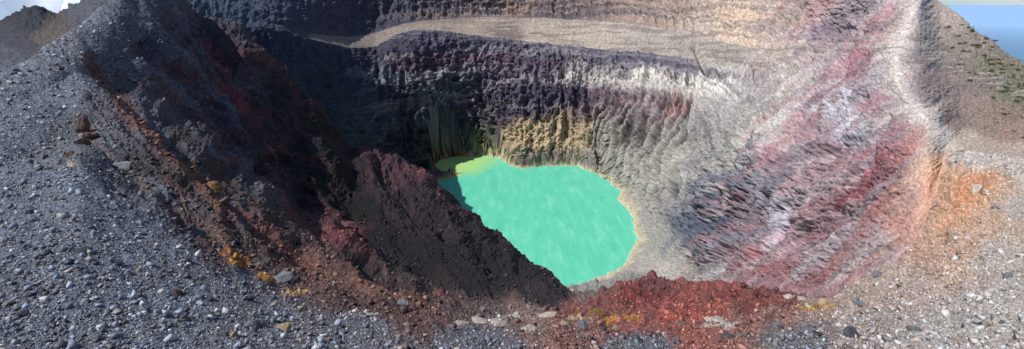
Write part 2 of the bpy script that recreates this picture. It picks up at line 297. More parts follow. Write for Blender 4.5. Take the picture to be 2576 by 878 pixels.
strip([(2330,450),(2290,540),(2220,640),(2140,710)],18,(196,150,130),.5)
strip([(2200,60),(2170,130),(2130,190)],11,(150,102,108),.5)
strip([(2135,240),(2135,290),(2115,350)],16,(194,190,198),.7)
strip([(1990,540),(1970,580),(1930,620)],16,(192,186,196),.65)
strip([(2150,580),(2080,640),(2010,690)],15,(182,174,180),.6)
strip([(2250,590),(2170,660),(2090,720)],15,(188,175,171),.6)
strip([(2180,320),(2120,420),(2040,500)],12,(176,170,174),.5)
strip([(1900,380),(1830,470),(1750,560),(1700,640)],34,(84,88,101),.55)
strip([(1990,430),(1930,510),(1850,600)],14,(80,79,91),.6)
strip([(2070,240),(2010,340),(1960,410)],9,(98,91,101),.5)
strip([(1720,640),(1690,690),(1640,725)],30,(158,153,143),.5)
mixc(inner*ss(0.10,0.14,st)*0.45,(182,177,179))
mixc(inner*ss(0.15,0.19,-st3)*0.36*ss(1850,2000,uu),(136,92,97))
mixc(inner*ss(0.13,0.17,st3)*0.36,(112,109,118))
mixc(inner*ss(0.17,0.2,-st4)*0.36,(152,108,111))
mixc(inner*ss(0.18,0.21,st4)*0.34,(90,85,94))
mixc(mled*ss(0.1,0.14,led)*0.5,(66,61,75))
mixc(mled*ss(0.14,0.18,-led)*0.35,(144,139,140))
mixc(mup*ss(0.1,0.14,led2)*0.45,(60,56,66))
mixc(mup*ss(0.14,0.18,-led2)*0.32*ss(900,1300,uu),(168,141,122))
mixc(mT*ss(-.05,-.3,nT)*.72,(58,55,57))  # flute shading painted in: dark grooves here, pale ribs below
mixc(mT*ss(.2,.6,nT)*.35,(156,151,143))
lst=aniso(1,.95,601,30,6,6,False);lst2=aniso(1,.95,631,50,7,6,False)
nr=np.where(near&(rough>7)&(uu<1400),1,0)
mixc(nr*ss(0.12,0.18,lst)*0.4*ss(250,500,uu)*ss(1000,700,uu),(90,51,49))
mixc(nr*ss(0.14,0.2,-lst)*0.4*ss(760,600,uu),(70,76,89))
nl=np.where(near,1,0)*ss(230,330,uu)*ss(720,560,uu)*ss(620,500,Vf)
mixc(nl*ss(0.05,0.12,-lst2)*0.55,(88,95,109))
for pl,hw,c,s_ in [([(230,150),(300,250),(400,360),(500,450),(570,560)],26,(98,66,54),.75),([(300,290),(380,350),(470,420)],16,(110,72,56),.65),([(340,110),(430,220),(520,300),(600,400)],12,(92,64,56),.65),([(540,80),(600,180),(640,250)],14,(108,54,60),.6),([(640,120),(700,190),(760,270)],8,(78,44,50),.45),([(760,640),(850,690),(960,730),(1080,780)],22,(116,82,70),.7),([(690,470),(780,560),(870,600),(930,640)],12,(110,60,60),.6),([(570,215),(600,240),(620,260)],14,(114,54,62),.6),([(900,390),(990,420),(1080,475),(1170,560)],10,(80,48,54),.55),([(600,520),(700,610),(800,680)],14,(106,66,58),.65),([(450,520),(540,600),(640,690)],14,(114,82,67),.5),([(180,300),(260,380),(360,470),(440,540)],12,(108,88,80),.4)]:
    strip(pl,hw,c,s_,True)
def blob(u,v,ru,rv,c,s=.85,nearl=True):
    d=((uu+wu*.5-u)/ru)**2+((Vf+wv*.6-v)/rv)**2+jag*1.3
    mixc(ss(1.0,0.6,d)*s*np.where(near==nearl,1,0),c)
for b in [(600,660,34,18,(186,124,50)),(660,705,30,10,(176,118,56)),(740,742,40,7,(180,140,96)),(1560,806,60,10,(188,126,54)),(1450,800,40,7,(178,150,124)),(2050,775,60,9,(184,140,84)),(545,470,22,26,(104,76,48)),(215,330,20,36,(96,68,56)),(550,520,26,12,(112,82,52)),(1250,806,70,7,(190,180,172)),(900,792,60,5,(180,172,164)),(1810,822,50,8,(196,184,170)),(560,640,22,10,(160,106,62)),(1700,800,90,14,(158,78,66)),(1620,745,60,14,(114,54,54)),(1860,745,60,10,(122,60,58))]:
    blob(*b)
blob(2410,530,130,110,(206,164,138),.5);blob(2440,480,60,42,(208,142,100),.6);blob(2400,545,44,34,(206,150,114),.5);blob(2350,640,60,30,(200,154,130),.4)
blob(2300,550,80,70,(198,154,136),.5,False);blob(2350,450,34,60,(206,158,126),.5,False)
mixc(cmask*np.exp(-(cd_/(24+14*jag))**2)*ss(2150,2210,uu)*.6,(200,190,180))
mixc(cmask*np.exp(-(cd_/9)**2)*ss(2150,2210,uu)*.35,(208,200,190))
plat=(TT>10)&(TT<11)
pn=fbm(uu/110,Vf/12,5,951);pn2=fbm(uu/60,Vf/7,5,961)
mixc(plat*ss(.04,.14,pn)*.5*ss(740,800,uu),(106,96,91))
mixc(plat*ss(.1,.2,-pn2)*.4*ss(1100,1300,uu),(182,172,160))
mot=fbm(uu/30,vv/22,6,701,gain=.7);mo2=fbm(uu/7,vv/5,3,731)
fm=np.where(near,1.0,.5)
g=np.exp(0.5*mot*fm+0.55*mo2)
cr1=fbm(uu/26,vv/18,5,751,True,.6);cr2=fbm(uu/13,vv/10,4,771,True,.6)
g*=1-0.5*ss(.66,.86,cr1)*np.clip(rough/8,0,1)
g*=1-0.4*ss(.68,.84,cr2)*np.clip(rough/6,0,1)*np.where(near,0,1)
g=np.where(plat,1+(g-1)*0.7,g)
col[...,:3]*=g[...,None]
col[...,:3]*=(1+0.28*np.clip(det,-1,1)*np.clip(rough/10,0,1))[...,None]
cm=col[mlake]
bc=np.where((UU[m]<1180)[:,None],s2l((168,138,80))[None],s2l((190,178,148))[None])
cm[:,:3]=cm[:,:3]*(1-bt[:,None])+bc*bt[:,None]
cm[:,:3]=cm[:,:3]*(1-bt2[:,None])+s2l((152,148,138))*bt2[:,None]
col[mlake]=cm
col=np.clip(col,0.008,0.72)
# ---------------------------------------------------------------- materials
def newmat(n):
    mt=bpy.data.materials.new(n);mt.use_nodes=True;nt=mt.node_tree
    return mt,nt,nt.nodes['Principled BSDF']
def node(nt,t,**k):
    n=nt.nodes.new(t)
    for a,b in k.items():
        try: setattr(n,a,b)
        except Exception: pass
    return n
def rockmat(name,contrast=0.5,cell=True,nsc=110):
    mt,nt,b=newmat(name)
    at=node(nt,'ShaderNodeAttribute');at.attribute_name='Col'
    uv=node(nt,'ShaderNodeUVMap');uv.uv_map='UVMap'
    n1=node(nt,'ShaderNodeTexNoise');n1.inputs['Scale'].default_value=nsc;n1.inputs['Detail'].default_value=6;n1.inputs['Roughness'].default_value=.75
    nt.links.new(uv.outputs[0],n1.inputs['Vector'])
    mr=node(nt,'ShaderNodeMapRange');mr.inputs[1].default_value=.3;mr.inputs[2].default_value=.7;mr.inputs[3].default_value=1-contrast;mr.inputs[4].default_value=1+contrast
    nt.links.new(n1.outputs['Fac'],mr.inputs[0])
    vm=node(nt,'ShaderNodeVectorMath',operation='SCALE')
    nt.links.new(at.outputs['Color'],vm.inputs[0]);nt.links.new(mr.outputs[0],vm.inputs['Scale'])
    out=vm
    if cell:
        n2=node(nt,'ShaderNodeTexVoronoi');n2.inputs['Scale'].default_value=190
        nt.links.new(uv.outputs[0],n2.inputs['Vector'])
        mr2=node(nt,'ShaderNodeMapRange');mr2.inputs[1].default_value=0;mr2.inputs[2].default_value=.6;mr2.inputs[3].default_value=1.25;mr2.inputs[4].default_value=.7
        nt.links.new(n2.outputs['Distance'],mr2.inputs[0])
        vm2=node(nt,'ShaderNodeVectorMath',operation='SCALE')
        nt.links.new(vm.outputs[0],vm2.inputs[0]);nt.links.new(mr2.outputs[0],vm2.inputs['Scale']);out=vm2
    nt.links.new(out.outputs[0],b.inputs['Base Color'])
    b.inputs['Roughness'].default_value=.92
    b.inputs['Specular IOR Level'].default_value=.2
    return mt
M_rock=rockmat('volcanic_scree_material');M_far=rockmat('crater_rock_material',.5,False,230)
# ---------------------------------------------------------------- terrain meshes
def grid_mesh(name,r0,r1,label,cat,mat):
    V=X[r0:r1+1].reshape(-1,3).astype(np.float32);nr=r1-r0+1
    idx=np.arange(nr*NC).reshape(nr,NC)
    f=np.stack([idx[:-1,:-1],idx[:-1,1:],idx[1:,1:],idx[1:,:-1]],-1).reshape(-1,4)
    me=bpy.data.meshes.new(name)
    me.vertices.add(len(V));me.vertices.foreach_set('co',V.ravel())
    me.loops.add(f.size);me.loops.foreach_set('vertex_index',f.ravel().astype(np.int32))
    me.polygons.add(len(f));me.polygons.foreach_set('loop_start',np.arange(0,f.size,4,dtype=np.int32))
    try: me.polygons.foreach_set('loop_total',np.full(len(f),4,np.int32))
    except Exception: pass
    me.polygons.foreach_set('use_smooth',np.ones(len(f),bool))
    me.update(calc_edges=True)
    ca=me.color_attributes.new('Col','FLOAT_COLOR','POINT')
    c=col[r0:r1+1].reshape(-1,4).copy();c[:,3]=1
    ca.data.foreach_set('color',c.ravel().astype(np.float32))
    ul=me.uv_layers.new(name='UVMap')
    uvv=np.stack([uu[r0:r1+1].ravel()/1000,-vv[r0:r1+1].ravel()/1000],-1)
    ul.data.foreach_set('uv',uvv[f.ravel()].ravel().astype(np.float32))
    me.materials.append(mat)
    o=bpy.data.objects.new(name,me);scene.collection.objects.link(o)
    o['kind']='structure';o['label']=label;o['category']=cat
    return o
rH=int(np.searchsorted(T,4.6));rE=r10;rB=r11
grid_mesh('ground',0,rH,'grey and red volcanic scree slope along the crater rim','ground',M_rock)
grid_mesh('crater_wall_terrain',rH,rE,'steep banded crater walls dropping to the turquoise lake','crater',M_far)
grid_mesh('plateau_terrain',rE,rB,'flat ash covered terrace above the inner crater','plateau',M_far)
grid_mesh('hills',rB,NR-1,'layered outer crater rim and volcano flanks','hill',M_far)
# ---------------------------------------------------------------- water
me=bpy.data.meshes.new('water')
hull=[(LW[:,0].min()-12,LW[:,1].min()-12,LZ),(LW[:,0].max()+12,LW[:,1].min()-12,LZ),(LW[:,0].max()+12,LW[:,1].max()+12,LZ),(LW[:,0].min()-12,LW[:,1].max()+12,LZ)]
me.from_pydata(hull,[],[(0,1,2,3)]);me.update()
mt,nt,b=newmat('sulphur_lake_material')
geo=node(nt,'ShaderNodeNewGeometry')
mp=node(nt,'ShaderNodeMapping');mp.inputs['Scale'].default_value=(.07,.018,.02);mp.inputs['Rotation'].default_value=(0,0,.7)
nt.links.new(geo.outputs['Position'],mp.inputs['Vector'])
nz=node(nt,'ShaderNodeTexNoise');nz.inputs['Scale'].default_value=1.5;nz.inputs['Detail'].default_value=10;nz.inputs['Roughness'].default_value=.72;nz.inputs['Distortion'].default_value=.5
nt.links.new(mp.outputs[0],nz.inputs['Vector'])
cr=node(nt,'ShaderNodeValToRGB');e=cr.color_ramp.elements
e[0].position=.3;e[0].color=(.08,.46,.30,1);e[1].position=.76;e[1].color=(.40,.66,.52,1)
x=e.new(.54);x.color=(.115,.535,.365,1);x=e.new(.63);x.color=(.17,.57,.41,1)
nt.links.new(nz.outputs['Fac'],cr.inputs[0])
bay=world(np.float64(1150),np.float64(412),from_z(412,LZ)/(cp+(CY-412)/F*sp))
vd=node(nt,'ShaderNodeVectorMath',operation='DISTANCE');vd.inputs[1].default_value=(float(bay[0])-8,float(bay[1])+12,LZ)
nt.links.new(geo.outputs['Position'],vd.inputs[0])
nz3=node(nt,'ShaderNodeTexNoise');nz3.inputs['Scale'].default_value=.06;nt.links.new(geo.outputs['Position'],nz3.inputs['Vector'])
ad=node(nt,'ShaderNodeMath',operation='MULTIPLY_ADD');nt.links.new(nz3.outputs['Fac'],ad.inputs[0]);ad.inputs[1].default_value=30;nt.links.new(vd.outputs['Value'],ad.inputs[2])
mr=node(nt,'ShaderNodeMapRange');mr.inputs[1].default_value=58;mr.inputs[2].default_value=92;mr.inputs[3].default_value=1;mr.inputs[4].default_value=0
nt.links.new(ad.outputs[0],mr.inputs[0])
mx=node(nt,'ShaderNodeMixRGB');mx.inputs[2].default_value=(.34,.58,.20,1)
nt.links.new(mr.outputs[0],mx.inputs[0]);nt.links.new(cr.outputs[0],mx.inputs[1]);nt.links.new(mx.outputs[0],b.inputs['Base Color'])
b.inputs['Roughness'].default_value=.45;b.inputs['Specular IOR Level'].default_value=.2
nz2=node(nt,'ShaderNodeTexNoise');nz2.inputs['Scale'].default_value=.3;nz2.inputs['Detail'].default_value=5;nt.links.new(geo.outputs['Position'],nz2.inputs['Vector'])
bp=node(nt,'ShaderNodeBump');bp.inputs['Strength'].default_value=.2;bp.inputs['Distance'].default_value=.5;nt.links.new(nz2.outputs['Fac'],bp.inputs['Height']);nt.links.new(bp.outputs[0],b.inputs['Normal'])
me.materials.append(mt)
o=bpy.data.objects.new('water',me);scene.collection.objects.link(o);o['kind']='structure';o['label']='milky turquoise sulphur lake on the crater floor';o['category']='lake'
# ---------------------------------------------------------------- lowland plain
me=bpy.data.meshes.new('lowland_ground');R=500000
me.from_pydata([(-R,-R,-1290),(R,-R,-1290),(R,R,-1290),(-R,R,-1290)],[],[(0,1,2,3)]);me.update()
mt,nt,b=newmat('lowland_material')
geo=node(nt,'ShaderNodeNewGeometry')
ln=node(nt,'ShaderNodeVectorMath',operation='LENGTH');nt.links.new(geo.outputs['Position'],ln.inputs[0])
nz=node(nt,'ShaderNodeTexNoise');nz.inputs['Scale'].default_value=.0016;nz.inputs['Detail'].default_value=8;nz.inputs['Roughness'].default_value=.7;nt.links.new(geo.outputs['Position'],nz.inputs['Vector'])
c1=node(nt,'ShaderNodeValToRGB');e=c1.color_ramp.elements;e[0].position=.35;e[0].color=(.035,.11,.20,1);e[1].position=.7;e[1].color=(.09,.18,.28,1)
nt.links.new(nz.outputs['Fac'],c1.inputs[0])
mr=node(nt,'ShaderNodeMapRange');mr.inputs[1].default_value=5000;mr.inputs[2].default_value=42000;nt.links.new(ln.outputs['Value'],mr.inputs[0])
mx=node(nt,'ShaderNodeMixRGB');mx.inputs[2].default_value=(.27,.43,.64,1);nt.links.new(mr.outputs[0],mx.inputs[0]);nt.links.new(c1.outputs[0],mx.inputs[1]);nt.links.new(mx.outputs[0],b.inputs['Base Color'])  # aerial haze painted into the plain's colour, paler with distance
b.inputs['Roughness'].default_value=1;b.inputs['Specular IOR Level'].default_value=0
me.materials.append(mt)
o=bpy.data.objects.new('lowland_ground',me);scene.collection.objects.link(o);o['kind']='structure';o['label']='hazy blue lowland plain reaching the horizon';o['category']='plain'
# ---------------------------------------------------------------- stones
cube=np.array([(-1,-1,-1),(1,-1,-1),(1,1,-1),(-1,1,-1),(-1,-1,1),(1,-1,1),(1,1,1),(-1,1,1)],float)*.62
cbf=np.array([(0,2,1),(0,3,2),(4,5,6),(4,6,7),(0,1,5),(0,5,4),(1,2,6),(1,6,5),(2,3,7),(2,7,6),(3,0,4),(3,4,7)])
NN=normals(X)
def stones(name,n,weight,szf,cols,label,cat,tint=0.5,var=.5):
    rr=int(np.searchsorted(T,4.0))
    lo=int(np.searchsorted(T,0.6))
    ci=np.where((us>-60)&(us<2640))[0]
    W=weight[lo:rr][:,ci].astype(float)
    dV=np.abs(np.gradient(Vg,axis=0))[lo:rr][:,ci];W=(W*dV).ravel();W/=W.sum()
    k=rng.choice(W.size,n,p=W)
    r=k//len(ci)+lo;c=ci[k%len(ci)]
    fr=rng.random(n)[:,None];fc=rng.random(n)[:,None]
    r2=np.minimum(r+1,NR-1);c2=np.minimum(c+1,NC-1)
    pos=(X[r,c]*(1-fc)+X[r,c2]*fc)*(1-fr)+(X[r2,c]*(1-fc)+X[r2,c2]*fc)*fr
    nn=NN[r,c];s=S[r,c]
    size=szf(n,s)*s/F
    qv=rng.normal(size=(n,4));qv/=np.linalg.norm(qv,axis=1,keepdims=True);w,a,b_,c_=qv.T
    Rm=np.stack([1-2*(b_*b_+c_*c_),2*(a*b_-w*c_),2*(a*c_+w*b_),2*(a*b_+w*c_),1-2*(a*a+c_*c_),2*(b_*c_-w*a),2*(a*c_-w*b_),2*(b_*c_+w*a),1-2*(a*a+b_*b_)],-1).reshape(n,3,3)
    sc=rng.uniform(.45,1.2,(n,1,3))
    tv=(cube[None]*rng.uniform(.35,1.3,(n,8,1))+rng.normal(0,.12,(n,8,3)))*sc
    tv=np.einsum('nij,nkj->nki',Rm,tv)*size[:,None,None]*.5
    tv+=(pos+nn*(size*.14)[:,None])[:,None,:]
    V=tv.reshape(-1,3);f=(cbf[None]+8*np.arange(n)[:,None,None]).reshape(-1,3)
    me=bpy.data.meshes.new(name)
    me.vertices.add(len(V));me.vertices.foreach_set('co',V.ravel().astype(np.float32))
    me.loops.add(f.size);me.loops.foreach_set('vertex_index',f.ravel().astype(np.int32))
    me.polygons.add(len(f));me.polygons.foreach_set('loop_start',np.arange(0,f.size,3,dtype=np.int32))
    try: me.polygons.foreach_set('loop_total',np.full(len(f),3,np.int32))
    except Exception: pass
    me.update(calc_edges=True)
    pal=np.array([s2l(q) for q in cols]);pc=pal[rng.integers(0,len(pal),n)]
    base=col[r,c,:3]
    red=np.clip((base[:,0]/(base[:,2]+1e-4)-1.25)/.5,0,1)
    tn=np.maximum(np.where(us[c]>2080,.8,tint),.92*red)[:,None]
    cc=(pc*(1-tn)+base*tn)*np.exp(rng.normal(0,var,(n,1)))
    cc=np.clip(cc,.012,.5)
    ca=me.color_attributes.new('Col','FLOAT_COLOR','POINT')
    c4=np.ones((n,8,4),np.float32);c4[...,:3]=cc[:,None,:];ca.data.foreach_set('color',c4.ravel())
    me.materials.append(M_stone)
    o=bpy.data.objects.new(name,me);scene.collection.objects.link(o);o['kind']='stuff';o['label']=label;o['category']=cat
mt,nt,b=newmat('stone_material');M_stone=mt
at=node(nt,'ShaderNodeAttribute');at.attribute_name='Col'
tc=node(nt,'ShaderNodeNewGeometry');nz=node(nt,'ShaderNodeTexNoise');nz.inputs['Scale'].default_value=35;nz.inputs['Detail'].default_value=6
nt.links.new(tc.outputs['Position'],nz.inputs['Vector'])
mr=node(nt,'ShaderNodeMapRange');mr.inputs[1].default_value=.3;mr.inputs[2].default_value=.7;mr.inputs[3].default_value=.7;mr.inputs[4].default_value=1.3;nt.links.new(nz.outputs['Fac'],mr.inputs[0])
vm=node(nt,'ShaderNodeVectorMath',operation='SCALE');nt.links.new(at.outputs['Color'],vm.inputs[0]);nt.links.new(mr.outputs[0],vm.inputs['Scale']);nt.links.new(vm.outputs[0],b.inputs['Base Color'])
b.inputs['Roughness'].default_value=.6;b.inputs['Specular IOR Level'].default_value=.4
orp=1-.6*np.exp(-(((uu-2430)/75)**2+((Vf-500)/60)**2))
clump=np.exp(1.0*fbm(uu/50,Vf/30,4,971))
gm=np.clip((7.5-rough)/3.5,0,1)*np.where(Vg>40,1,.4)*orp*clump
pareto=lambda lo,hi,al:(lambda n,s:np.clip(lo*(rng.pareto(al,n)+1),lo,hi)*np.clip((s/4.0)**-.3,.4,1.1))
stones('gravel',320000,gm*np.where(uu<1600,1,.8),pareto(2.1,26,2.5),[(132,142,158),(100,109,125),(68,77,92),(156,161,170),(110,105,104),(46,49,57),(154,144,132),(88,99,119),(118,100,92)],'loose grey angular gravel covering the rim','gravel',.42,.52)
stones('rubble',46000,np.clip((rough-4)/4,0,1)*orp,pareto(2.6,26,2.0),[(80,60,60),(62,56,64),(98,68,62),(50,48,56),(84,84,94)],'loose reddish rubble on the steep slope','rubble',.84)
# ---------------------------------------------------------------- individual boulders
import bmesh
from mathutils import noise as mn
def boulder_mesh(seed,sub=3):
    bm=bmesh.new();bmesh.ops.create_icosphere(bm,subdivisions=sub,radius=.5)
    of=Vector((seed*7.3,seed*3.1,seed*1.7))
    rs=np.random.default_rng(seed)
    pl=[(Vector(rs.normal(size=3)).normalized(),rs.uniform(.2,.38)) for _ in range(11)]
    for v in bm.verts:
        for n_,d in pl:
            q=v.co.dot(n_)
            if q>d: v.co-=n_*(q-d)*.96
        v.co*=1+.25*mn.noise(v.co*2.3+of)+.12*mn.noise(v.co*6+of)
    me=bpy.data.meshes.new('boulder');bm.to_mesh(me);bm.free()
    return me
def bmat(name,c,c2):
    mt,nt,b=newmat(name)
    tc=node(nt,'ShaderNodeTexCoord');nz=node(nt,'ShaderNodeTexNoise');nz.inputs['Scale'].default_value=5;nz.inputs['Detail'].default_value=9;nz.inputs['Roughness'].default_value=.7
    nt.links.new(tc.outputs['Object'],nz.inputs['Vector'])
    cr=node(nt,'ShaderNodeValToRGB');e=cr.color_ramp.elements;e[0].position=.32;e[0].color=(*s2l(c),1);e[1].position=.68;e[1].color=(*s2l(c2),1)
    nt.links.new(nz.outputs['Fac'],cr.inputs[0]);nt.links.new(cr.outputs[0],b.inputs['Base Color'])
    bp=node(nt,'ShaderNodeBump');bp.inputs['Strength'].default_value=.8;bp.inputs['Distance'].default_value=.06;nt.links.new(nz.outputs['Fac'],bp.inputs['Height']);nt.links.new(bp.outputs[0],b.inputs['Normal'])
    b.inputs['Roughness'].default_value=.85
    return mt
BM={'grey':bmat('grey_boulder_material',(84,88,96),(138,142,146)),'pale':bmat('pale_boulder_material',(150,138,128),(206,194,182)),'dark':bmat('dark_boulder_material',(52,56,66),(92,96,106)),'red':bmat('red_boulder_material',(88,50,50),(126,80,76)),'brown':bmat('brown_boulder_material',(74,54,48),(112,84,72)),'ochre':bmat('ochre_boulder_material',(92,64,38),(146,108,64)),'tan':bmat('tan_boulder_material',(140,120,96),(190,168,138))}
LB={'grey':'angular grey lava boulder resting on dark gravel','pale':'pale weathered boulder sitting on the crater rim','dark':'dark basalt boulder half buried in scree','red':'rusty red lava block on the slope','brown':'brown jagged rock outcrop rising from the scree','ochre':'ochre stained rock knob on the gully side','tan':'tan stone lying among grey gravel'}
meshes={}
rS4=int(np.searchsorted(T,4.0))
def place(u,v,w,h,kind,seed):
    c=int(np.argmin(abs(us-u)));r=int(np.argmin(abs(Vg[:rS4,c]-v)))
    key=(kind,seed%6)
    if key not in meshes:
        me=boulder_mesh(seed%6+1+10*list(BM).index(kind));me.materials.append(BM[kind]);meshes[key]=me
    o=bpy.data.objects.new(kind+'_boulder',meshes[key]);scene.collection.objects.link(o)
    s=S[r,c]/F
    rr=np.random.default_rng(seed)
    o.location=Vector(X[r,c])+Vector((0,0,h*s*.14));o.scale=(w*s*1.15,w*s*1.0,h*s*1.15)
    o.rotation_euler=(rr.uniform(-.3,.3),rr.uniform(-.3,.3),rr.uniform(0,6.28) if w<1.4*h else rr.uniform(-.3,.3))
    o['label']=LB[kind];o['category']='rock';o['group']=kind+' boulders on the crater rim'
bl=[(45,190,24,18,'dark'),(310,425,54,28,'grey'),(216,330,34,62,'brown'),(205,365,44,32,'brown'),(235,350,30,34,'brown'),(542,472,38,42,'ochre'),(560,520,36,24,'brown'),(718,712,52,36,'grey'),(632,825,46,36,'grey'),(446,742,36,30,'brown'),(1012,775,34,20,'grey'),(1108,738,36,26,'red'),(1212,812,56,22,'pale'),(1165,818,34,18,'pale'),(1330,838,40,20,'pale'),(1262,822,38,18,'pale'),(1812,820,60,22,'pale'),(1985,745,36,22,'pale'),(2142,852,44,40,'dark'),(2452,492,26,46,'pale'),(1642,708,34,26,'red'),(1462,832,36,20,'grey'),(588,852,30,24,'tan'),(716,832,44,20,'tan'),(492,590,50,44,'dark'),(210,638,34,26,'dark'),(2505,530,20,20,'grey'),(2385,745,26,20,'pale'),(2205,695,44,20,'grey'),(2440,605,20,20,'pale'),(870,570,56,28,'red'),(1380,806,46,18,'pale'),(1420,820,36,16,'tan'),(1500,800,50,14,'ochre'),(1560,800,44,14,'ochre'),(1640,806,36,20,'red'),(1880,745,36,24,'red'),(1930,742,30,22,'red'),(1700,745,34,20,'red'),(1780,760,30,20,'red'),(1560,740,30,20,'red'),(2020,760,36,18,'pale'),(2080,772,40,16,'tan'),(1720,722,36,18,'red'),(1550,745,28,18,'brown'),(180,395,26,18,'brown'),(700,360,34,28,'red'),(720,380,28,34,'brown'),(600,655,30,16,'ochre'),(625,672,26,14,'ochre'),(660,712,26,12,'ochre'),(520,500,26,18,'brown'),(1055,450,28,20,'red'),(70,440,24,16,'grey'),(180,418,28,16,'tan'),(90,560,20,16,'grey'),(330,690,22,16,'dark'),(520,760,26,20,'dark'),(240,860,34,24,'grey'),(60,800,28,20,'dark'),(860,842,28,20,'grey'),(1000,850,24,18,'tan'),(930,835,28,18,'grey'),(1700,862,32,20,'grey'),(1840,850,28,18,'dark'),(1960,820,28,18,'grey'),(2300,838,36,24,'grey'),(2480,842,28,20,'pale'),(2540,700,26,20,'grey'),(2280,762,28,20,'pale'),(2160,772,32,18,'grey')]
for i,bb in enumerate(bl): place(*bb,seed=i)
kinds=['grey','grey','dark','dark','tan','brown','grey']
for i in range(150):
    u=rng.uniform(0,2576);v=rng.uniform(600,870)
    if u>650 and v<800: v=rng.uniform(815,872)
    w=rng.uniform(10,20)
    place(u,v,w,w*rng.uniform(.6,.9),kinds[rng.integers(0,7)] if u<2050 else ['grey','pale','tan','grey'][rng.integers(0,4)],seed=200+i)
# ---------------------------------------------------------------- shrubs on the outer flank
mt,nt,b=newmat('shrub_leaf_material');M_leaf=mt
oi=node(nt,'ShaderNodeNewGeometry');nz=node(nt,'ShaderNodeTexNoise');nz.inputs['Scale'].default_value=1.5;nt.links.new(oi.outputs['Position'],nz.inputs['Vector'])
cr=node(nt,'ShaderNodeValToRGB');e=cr.color_ramp.elements;e[0].position=.35;e[0].color=(.04,.06,.025,1);e[1].position=.65;e[1].color=(.12,.15,.05,1)
nt.links.new(nz.outputs['Fac'],cr.inputs[0]);nt.links.new(cr.outputs[0],b.inputs['Base Color']);b.inputs['Roughness'].default_value=.8
def shrub_mesh(seed):
    rs=np.random.default_rng(seed);vs=[];fs=[]
    cl=[rs.normal(0,.28,3)*np.array([1,1,.45])+np.array([0,0,.32]) for _ in range(7)]
    for k in range(420):
        c=cl[rs.integers(0,7)];p=c+rs.normal(size=3)*.14
        p[2]=max(p[2],.02);a=rs.normal(size=3);a/=np.linalg.norm(a);b2=np.cross(a,rs.normal(size=3));b2/=np.linalg.norm(b2)
        q=.07;i=len(vs);vs+=[tuple(p-a*q),tuple(p+b2*q*.6),tuple(p+a*q),tuple(p-b2*q*.6)];fs.append((i,i+1,i+2,i+3))
    me=bpy.data.meshes.new('shrub');me.from_pydata(vs,[],fs);me.update();me.materials.append(M_leaf);return me
SM=[shrub_mesh(i) for i in range(4)]
rA=int(np.searchsorted(T,5.5));rZ=int(np.searchsorted(T,12.95))
for i in range(90):
    u=rng.uniform(2385,2576)
    sky=np.interp(u,[2370,2450,2530,2576],[5,70,130,165])
    v=sky+abs(rng.normal(0,1))*90+3
    if v>360: continue
    c=int(np.argmin(abs(us-u)));r=rA+int(np.argmin(abs(Vg[rA:rZ,c]-v)))
    o=bpy.data.objects.new('shrub',SM[i%4]);scene.collection.objects.link(o)
    sz=rng.uniform(3,10)*S[r,c]/F
    o.location=X[r,c]-np.array([0,0,sz*.08]);o.scale=(sz*1.3,sz*1.3,sz);o.rotation_euler=(0,0,rng.uniform(0,6.28))
    o['label']='low green shrub growing on the dry outer flank';o['category']='shrub';o['group']='shrubs on the outer flank'
# ---------------------------------------------------------------- hikers on the distant summit
def person_mesh(arm):
    bm=bmesh.new();sl=bm.verts.layers.skin.verify()
    J={'pel':(0,0,.92,.13),'chest':(0,0,1.3,.15),'neck':(0,0,1.48,.06),'head':(0,.01,1.62,.105),'top':(0,.01,1.7,.08),
       'lh':(-.1,0,.86,.09),'lk':(-.12,.03,.48,.065),'la':(-.12,0,.08,.045),'lt':(-.12,.14,.04,.04),
       'rh':(.1,0,.86,.09),'rk':(.13,.02,.48,.065),'ra':(.14,-.02,.08,.045),'rt':(.14,.12,.04,.04),
       'ls':(-.2,0,1.4,.06),'le':(-.27,.02,1.12,.045),'lw':(-.26,.1,.88,.035),'rs':(.2,0,1.4,.06),'re':(.28,.02,1.14,.045),'rw':(.26+arm,.12,.92+arm,.035)}
    vt={}
    for k in J:
        x,y,z_,r=J[k];vt[k]=bm.verts.new((x,y,z_));vt[k][sl].radius=(r,r)
    vt['pel'][sl].use_root=True
    for a,b_ in [('pel','chest'),('chest','neck'),('neck','head'),('head','top'),('pel','lh'),('lh','lk'),('lk','la'),('la','lt'),('pel','rh'),('rh','rk'),('rk','ra'),('ra','rt'),('chest','ls'),('ls','le'),('le','lw'),('chest','rs'),('rs','re'),('re','rw')]:
        bm.edges.new((vt[a],vt[b_]))
    me=bpy.data.meshes.new('person');bm.to_mesh(me);bm.free();return me
pc=[(.05,.06,.12),(.35,.05,.04),(.1,.1,.1)]
